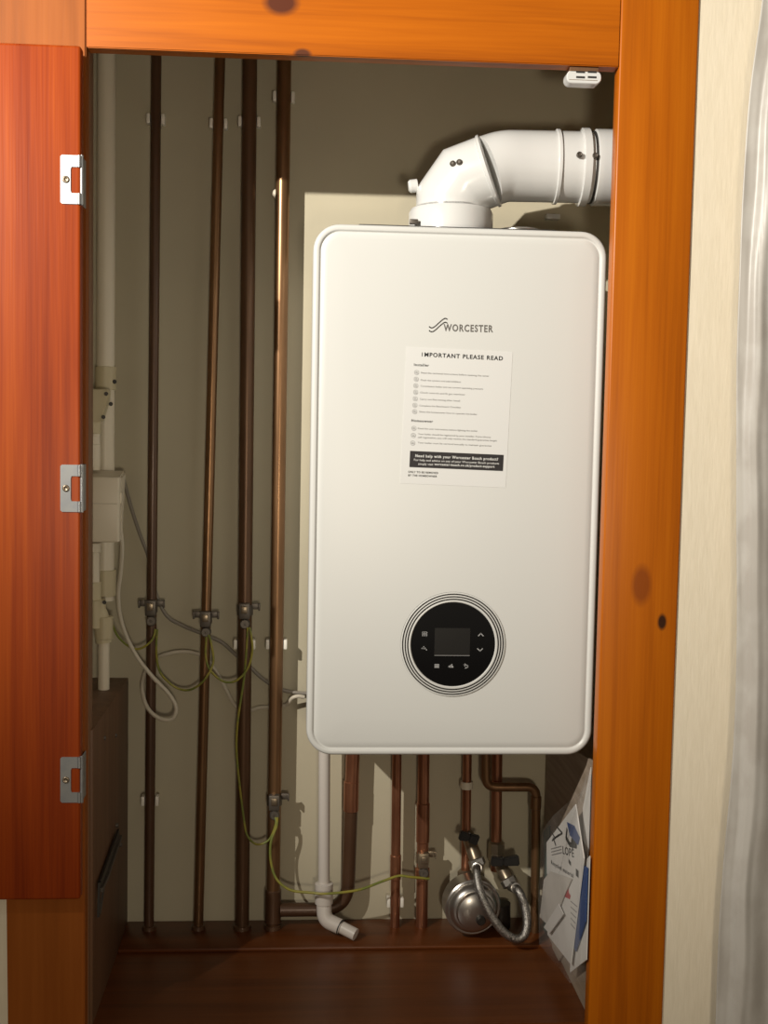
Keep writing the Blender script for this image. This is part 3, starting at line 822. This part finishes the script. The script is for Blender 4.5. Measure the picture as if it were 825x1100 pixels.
bm = bmesh.new(); tube(bm, [(xo2, Yo, at(111, 684, Yo).z), (xo2, Yo, ZBL)], .0088, 24); obj('foot_tube', bm, m_plastic, op)
bm = bmesh.new(); lathe(bm, [(.0032, 0), (.0028, .0025), (0, .0025)], at(112, 647, Yo-.013), (.3, -1, 0), 12); obj('screw', bm, m_dark, op)
# switch box
Ys0, Ys1 = .165, .265
sb = thing('switch_box', at(112, 583, .2), 'cream plastic connection box mounted by the left jamb', 'switch box')
a_, b_ = at(80, 512, Ys0), at(127.5, 583, Ys0)
bm = bmesh.new(); box(bm, (a_.x, Ys0, b_.z), (b_.x, Ys0+.030, a_.z), .003, 3); obj('cover', bm, m_plastic, sb)
bm = bmesh.new()
hexa(bm, [(a_.x, Ys0+.030, b_.z+.01), (b_.x, Ys0+.030, b_.z+.01), (at(132, 540, Ys1).x, Ys1, b_.z+.014), (a_.x, Ys1, b_.z+.014),
          (a_.x, Ys0+.030, a_.z+.000), (b_.x, Ys0+.030, a_.z+.000), (at(135, 520, Ys1).x, Ys1, a_.z+.006), (a_.x, Ys1, a_.z+.006)])
bmesh.ops.bevel(bm, geom=bm.edges[:], offset=.003, segments=2, affect='EDGES')
obj('back_box', bm, m_plastic, sb)
bm = bmesh.new(); p = at(127, 536, Ys0); box(bm, (b_.x-.004, Ys0+.012, p.z-.008), (b_.x+.002, Ys0+.024, p.z+.008), .001); obj('side_switch', bm, m_plastic, sb)
bm = bmesh.new(); pz = at(110, 541, Ys0).z; box(bm, (a_.x, Ys0-.0006, pz-.0006), (b_.x-.002, Ys0+.002, pz+.0006)); obj('cover_seam', bm, m_cable, sb)

# ---------------------------------------------------------------- lid stay on the left boxing
sx = XBL+.003
ls = thing('door_stay', atx(106, 985, sx), 'dark metal stay arm screwed to the brown boxing', 'door stay')
def bar(name, pts, wv, m, par, th=.003):
    bm = bmesh.new()
    P = [atx(a0, b0, sx) for a0, b0 in pts]
    for p, q_ in zip(P, P[1:]):
        d_ = (q_-p).normalized(); n_ = Vector((0, -d_.z, d_.y))*wv/2
        slab(bm, [p+n_, p-n_, q_-n_, q_+n_], (th, 0, 0))
    return obj(name, bm, m, par)
bar('arm', ((126, 894), (113, 931), (106, 950)), .011, m_dark, ls)
bar('slide_rail', ((127.5, 899), (113, 942), (106.5, 956)), .006, m_clamp, ls, .005)
bar('slot_bracket', ((105.5, 948), (104.5, 985)), .005, m_dark, ls)
bar('slot_bracket', ((110.5, 952), (106, 982)), .004, m_clamp, ls)
for px, py in ((126, 886.5), (129.5, 907.5), (107.5, 952), (107, 978), (124, 790), (112, 793)):
    bm = bmesh.new(); lathe(bm, [(.0034, -.002), (.0034, .001), (.0024, .0022), (0, .0024)], atx(px, py, sx if py > 850 else XBL), (1, 0, 0), 14)
    obj('screw', bm, m_clamp, ls)

# ---------------------------------------------------------------- magnetic catch
Yk = -.046
p0 = at(609, 75, Yk); p1 = at(646, 90.5, Yk)
zhk = at(628, 76, Yk).z
mc = thing('magnetic_catch', at(628, 74, Yk), 'white magnetic catch under the header at the top right', 'catch')
bm = bmesh.new(); zc = (p0.z+p1.z)/2; hh = (p0.z-p1.z)/2; 
loft(bm, [rrect(0, Yk+.02, hh*.9, p0.x, p1.x, p1.z, p0.z, 6), rrect(0, Yk+.001, hh*.9, p0.x, p1.x, p1.z, p0.z, 6), rrect(.001, Yk, hh*.9, p0.x, p1.x, p1.z, p0.z, 6)])
body = obj('body', bm, m_flue, mc)
bm = bmesh.new()
for x in (623.5, 636):
    for y in (77.4, 83):
        q0 = at(x-4.6, y-1.2, Yk); q1 = at(x+4.6, y+1.2, Yk); box(bm, (q0.x, Yk-.0005, q1.z), (q1.x, Yk+.004, q0.z))
obj('slots', bm, m_groove, body)
bm = bmesh.new(); q0 = at(611, 85, Yk); q1 = at(642, 87, Yk); box(bm, (q0.x, Yk-.0004, q1.z), (q1.x, Yk+.003, q0.z), .0004, 1); obj('lip_line', bm, m_card, body)
bm = bmesh.new(); box(bm, (p0.x+.004, Yk, p0.z-.002), (p1.x-.004, Yk+.02, ZH1), .0005, 1); obj('mount', bm, m_box, mc)

# ---------------------------------------------------------------- filling loop
Yv = .245
vs_ = thing('pressure_vessel', (at(512, 1000, .27).x, .27, ZL), 'round chrome dome-fronted vessel standing low on the back ledge', 'pressure vessel')
dcn = at(508, 974, .235)
ax = Vector((.10, -1, -.02)).normalized()
r0 = 31/(FPX/1.86)
bm = bmesh.new()
lathe(bm, [(r0*.5, -.038), (r0*.95, -.034), (r0, -.028), (r0, -.006), (r0*1.02, -.004), (r0*1.02, .002), (r0*.97, .004), (r0*.90, .0035), (r0*.86, .010), (r0*.74, .016), (r0*.70, .0165), (r0*.66, .022), (r0*.5, .026), (r0*.2, .028), (0, .028)], dcn, ax, 64)
obj('dome', bm, m_chrome, vs_)
bm = bmesh.new(); lathe(bm, [(.0075, 0), (.0075, .006), (.006, .008), (0, .008)], dcn+ax*.0255+Vector((.006, 0, -.010)), ax, 20); obj('centre_cap', bm, m_dark, vs_)
bm = bmesh.new()
u_ = Vector((1, 0, 0)); 
pl = dcn+ax*.0175+Vector((-.003, -.001, .0235)); box(bm, (pl.x-.009, pl.y-.002, pl.z-.004), (pl.x+.009, pl.y+.002, pl.z+.004), .0008); obj('plate', bm, m_brass, vs_)
bm = bmesh.new(); tube(bm, [at(538, 970, .285), at(538, 1000, .285)], .016, 24); tube(bm, [at(510, 978, .285), at(545, 978, .285)], .011, 20); obj('rear_body', bm, m_dark, vs_)
# valves
def valve(pxy, lever, label, tilt):
    c_ = at(*pxy, Yv+.015)
    t = thing('filling_valve', c_, label, 'valve')
    bm = bmesh.new()
    tube(bm, [c_+Vector((-.004, .028, .012)), c_+Vector((0, .004, 0)), c_+Vector(tilt)*.6], .0105, 20)
    bd = obj('body', bm, m_brass, t)
    bm = bmesh.new(); q_ = c_+Vector(tilt)*.6; d_ = Vector(tilt).normalized()
    tube(bm, [q_-d_*.002, q_, q_+d_*.010, q_+d_*.012], [.010, .0135, .0135, .011], 8); obj('union_nut', bm, m_chrome, t)
    tube_c = q_+d_*.012
    bm = bmesh.new(); P = [at(a0, b0, Yv-.004) for a0, b0 in lever]
    th = .0085
    for i, (p, q2) in enumerate(zip(P, P[1:])):
        d2_ = (q2-p).normalized(); n_ = Vector((-d2_.z, 0, d2_.x))
        h0 = .0080 if i == 0 else .0062; h1 = .0062 if i == 0 else .0085
        slab(bm, [p+n_*h0, p-n_*h0, q2-n_*h1, q2+n_*h1], (0, .010, 0))
    bmesh.ops.bevel(bm, geom=bm.edges[:], offset=.0018, segments=2, affect='EDGES')
    obj('lever', bm, m_lever, t, label='black lever')
    bm = bmesh.new(); mid_ = at(lever[1][0], lever[1][1], Yv-.004); tube(bm, [mid_+Vector((0, .008, 0)), mid_+Vector((0, .024, -.004))], .0065, 16); obj('spindle', bm, m_lever, t)
    return tube_c
e_a = valve((507, 910), ((494, 898), (504, 900.5), (514, 904)), 'chrome filling valve with short black lever above the dome', (.010, -.010, -.030))
e_b = valve((540, 934), ((528, 926), (541, 927), (558, 925)), 'chrome filling valve with wide black lever right of the dome', (.012, -.012, -.022))
hp = [e_a] + [at(x, y, Y) for x, y, Y in ((512, 935, .222), (515, 955, .205), (524, 977, .195), (538, 998, .190), (552, 1008, .190), (562, 1006, .192), (566, 994, .198), (564, 975, .208), (557, 957, .218))] + [e_b]
P = smooth(hp, 8)
fh = thing('filling_hose', P[len(P)//2], 'braided steel filling hose looping below two black levers', 'hose')
bm = bmesh.new(); tube(bm, P, .0068, 18); obj('braided_tube', bm, m_hose, fh)
for a_, b_ in ((P[0], P[6]), (P[-1], P[-6])):
    d_ = (b_-a_).normalized(); bm = bmesh.new(); tube(bm, [a_, a_+d_*.022, a_+d_*.0225], [.0086, .0086, .007], 18); obj('ferrule', bm, m_chrome, fh)

# ---------------------------------------------------------------- document bag against the right boxing
def inside(p): p.y = max(p.y, YB+.014 if p.x > XRm-.003 else YF+.004); p.z = max(p.z, ZF+.001); return p
def sheet(name, pts, X, m, label, cat='paper', th=.0012, bow=0):
    P = [inside(atx(a0, b0, X)) for a0, b0 in pts]
    bm = bmesh.new(); slab(bm, P, (th, 0, 0))
    zlo = min(p.z for p in P); c_ = sum(P, Vector())/len(P)
    o_ = obj(name, bm, m, origin=(X, c_.y, zlo)); tag(o_, label, cat, None); return o_
X0 = XBR
g = 'papers in the clear bag'
def inbag(o): o['group'] = g; return o
sheet('card_folder', ((588, 806), (616, 806), (650, 832), (650, 1010), (600, 1035), (583, 1010)), X0-.0035, m_card, 'brown card folder at the back of the document bag', 'folder', .003)
sheet('leaflet', ((584, 893), (590, 886), (594, 1000), (584, 1006)), X0-.0055, m_teal, 'narrow teal-edged leaflet at the inner edge of the bag', 'leaflet')
sheet('leaflet', ((626, 868), (652, 845), (652, 960), (628, 935)), X0-.0075, m_note, 'white sheet poking up behind the post edge', 'leaflet')
sheet('leaflet', ((624, 930), (650, 944), (640, 1050), (612, 1045), (614, 1015)), XRm-.0045, m_note, 'white sheet below the blue booklet', 'leaflet')
sheet('booklet', ((627, 930), (634, 938), (640, 960), (634, 1000), (618, 1022), (614, 1010)), XRm-.0080, m_blue, 'dark blue booklet standing next to the post', 'booklet', .002)
env = thing('envelope', atx(604, 1030, XRm-.0105), 'white printed envelope with black lettering in the bag', 'envelope')
Xe = XRm-.0105
P = [atx(a0, b0, Xe) for a0, b0 in ((587, 905), (600, 888), (618, 864), (627, 922), (613, 1036), (588, 1004))]
bm = bmesh.new(); slab(bm, P, (.0016, 0, 0)); obj('cover', bm, m_note, env)
Ue, Ve = Vector((0, -1, 0)), Vector((0, 0, 1))
ink = bmesh.new(); Xi = Xe-.0004
def etext(s, px, py, px1, py1, h):
    a_ = atx(px, py, Xi); b_ = atx(px1, py1, Xi); u_ = (b_-a_); L_ = u_.length; u_.normalize(); v_ = Vector((0, -u_.z, u_.y)) if False else Vector((0, u_.z, -u_.y))
    if v_.z < 0: v_ = -v_
    text_in(ink, s, a_, u_, v_, h, L_, .015)
etext('LOPE', 604.5, 917, 616.5, 921, .011)
etext('Recycled material', 592, 928, 616, 943, .006)
etext('Paper Cup', 587, 942, 601, 953, .005)
def estroke(pts, wv):
    Q = [atx(a0, b0, Xi) for a0, b0 in pts]; stroke(ink, (Xi, 0, 0), Vector((0, 1, 0)), Vector((0, 0, 1)), [(q_.y, q_.z) for q_ in Q], wv)
estroke(((609, 891), (608, 900), (612, 907), (619, 909), (619, 903), (614, 903), (615, 912)), .007)
estroke(((592, 893), (596, 900), (604, 895), (598, 888)), .003); estroke(((593, 903), (600, 897)), .003)
estroke(((594, 900), (597, 908)), .004); estroke(((611, 925), (613, 928)), .006); estroke(((619, 937), (621, 939)), .010)
obj('printing', ink, m_ink, env)
bm = bmesh.new(); slab(bm, [atx(a0, b0, Xi) for a0, b0 in ((609, 883), (617, 887), (623, 900), (621, 908), (612, 897))], (-.0002, 0, 0)); obj('blue_mark', bm, m_blue, env)
bm = bmesh.new(); slab(bm, [atx(a0, b0, Xi) for a0, b0 in ((606, 958), (610, 951), (611, 959), (613, 962), (612, 966), (606, 963))], (-.0002, 0, 0)); obj('red_mark', bm, m_red, env)
sheet('note', ((584, 945), (591, 936), (614, 944), (606, 962), (592, 998), (580, 985)), XRm-.0130, m_note2, 'folded off-white note in front of the envelope', 'note')
sheet('note', ((600, 971), (605, 982), (590, 1003), (584, 996)), XRm-.0155, m_note, 'small creased slip at the bottom of the bag', 'note')
def lines_on(o_, rows, X):
    lb = bmesh.new()
    for a0, b0, a1, b1 in rows:
        A_, B_ = atx(a0, b0, X), atx(a1, b1, X)
        slab(lb, [A_+Vector((0, 0, .0008)), A_-Vector((0, 0, .0008)), B_-Vector((0, 0, .0008)), B_+Vector((0, 0, .0008))], (-.0001, 0, 0))
    return obj('print_lines', lb, m_greyink, o_)
lines_on(env, [(592+i*.3, 912+i*3.2, 603+i*.2, 909+i*3.4) for i in range(3)], Xe-.0005)
lines_on(env, [(613, 968+i*6, 620-i*.6, 974+i*6) for i in range(5)], Xe-.0005)
bagp = [(582, 893), (594, 876), (638, 856), (654, 862), (654, 1010), (632, 1052), (612, 1056), (600, 1040), (579, 1014), (578, 960)]
bm = bmesh.new()
front = [inside(atx(a0, b0, XRm-.019 if b0 > 870 else XRm-.006)) for a0, b0 in bagp]
for p in front: p.y = max(p.y, YB+.006)
cen = sum(front, Vector())/len(front); cen.x -= .006
fv = [bm.verts.new(p) for p in front]; cv = bm.verts.new(cen)
inner = [bm.verts.new(p.lerp(cen, .45)+Vector((random.uniform(-.005, .002), 0, 0))) for p in front]
bk = [bm.verts.new(Vector((X0-.0006, max(p.y, YB+.015), p.z))) for p in front]
n = len(fv)
for i in range(n):
    j = (i+1) % n
    bm.faces.new((fv[i], fv[j], inner[j], inner[i])); bm.faces.new((inner[i], inner[j], cv)); bm.faces.new((bk[i], bk[j], fv[j], fv[i]))
tag(obj('plastic_bag', bm, m_bag, origin=(X0-.02, cen.y, ZF), sharp=180), 'clear plastic bag of papers leaning in the right corner', 'bag')

# ---------------------------------------------------------------- curtain
Yc0 = -.10
edge = [(824, -60), (818, 0), (803, 100), (797, 200), (795, 300), (793, 450), (790, 600), (787, 800), (779, 930), (774, 1010), (769, 1100), (764, 1180)]
E_ = smooth([at(a0, b0, Yc0) for a0, b0 in edge], 5)
bm = bmesh.new(); rows = []
NS = 170
for p in E_:
    row = []
    for i in range(NS+1):
        s = i/NS*.34
        s2 = s + .004*math.sin(p.z*5.0) + .0016*math.sin(p.z*31)
        prof_c = ((-.02, 0), (0, 0), (.011, -.002), (.020, -.011), (.026, -.014), (.036, -.012), (.065, -.004), (.09, -.008), (.115, -.028), (.14, -.030), (.18, -.008), (.22, -.012), (.25, -.034), (.29, -.028), (.40, 0))
        for (sa, ya), (sb, yb) in zip(prof_c, prof_c[1:]):
            if sa <= s2 <= sb:
                t_ = (s2-sa)/(sb-sa); t_ = t_*t_*(3-2*t_); y = Yc0 + ya + (yb-ya)*t_; break
        y += .0010*math.sin(p.z*26+s*130)*min(1, s/.01)
        y = min(y, YF-.006)
        row.append(bm.verts.new((p.x+s+.003*math.sin(p.z*9), y, p.z)))
    rows.append(row)
for a_, b_ in zip(rows, rows[1:]):
    for i in range(NS): bm.faces.new((a_[i], a_[i+1], b_[i+1], b_[i]))
cu = obj('curtain', bm, m_curtain, origin=(E_[-1].x+.15, Yc0, E_[-1].z), sharp=180)
tag(cu, 'shiny pale satin curtain hanging at the right of the cupboard', 'curtain')
so_ = cu.modifiers.new('thickness', 'SOLIDIFY'); so_.thickness = .0012
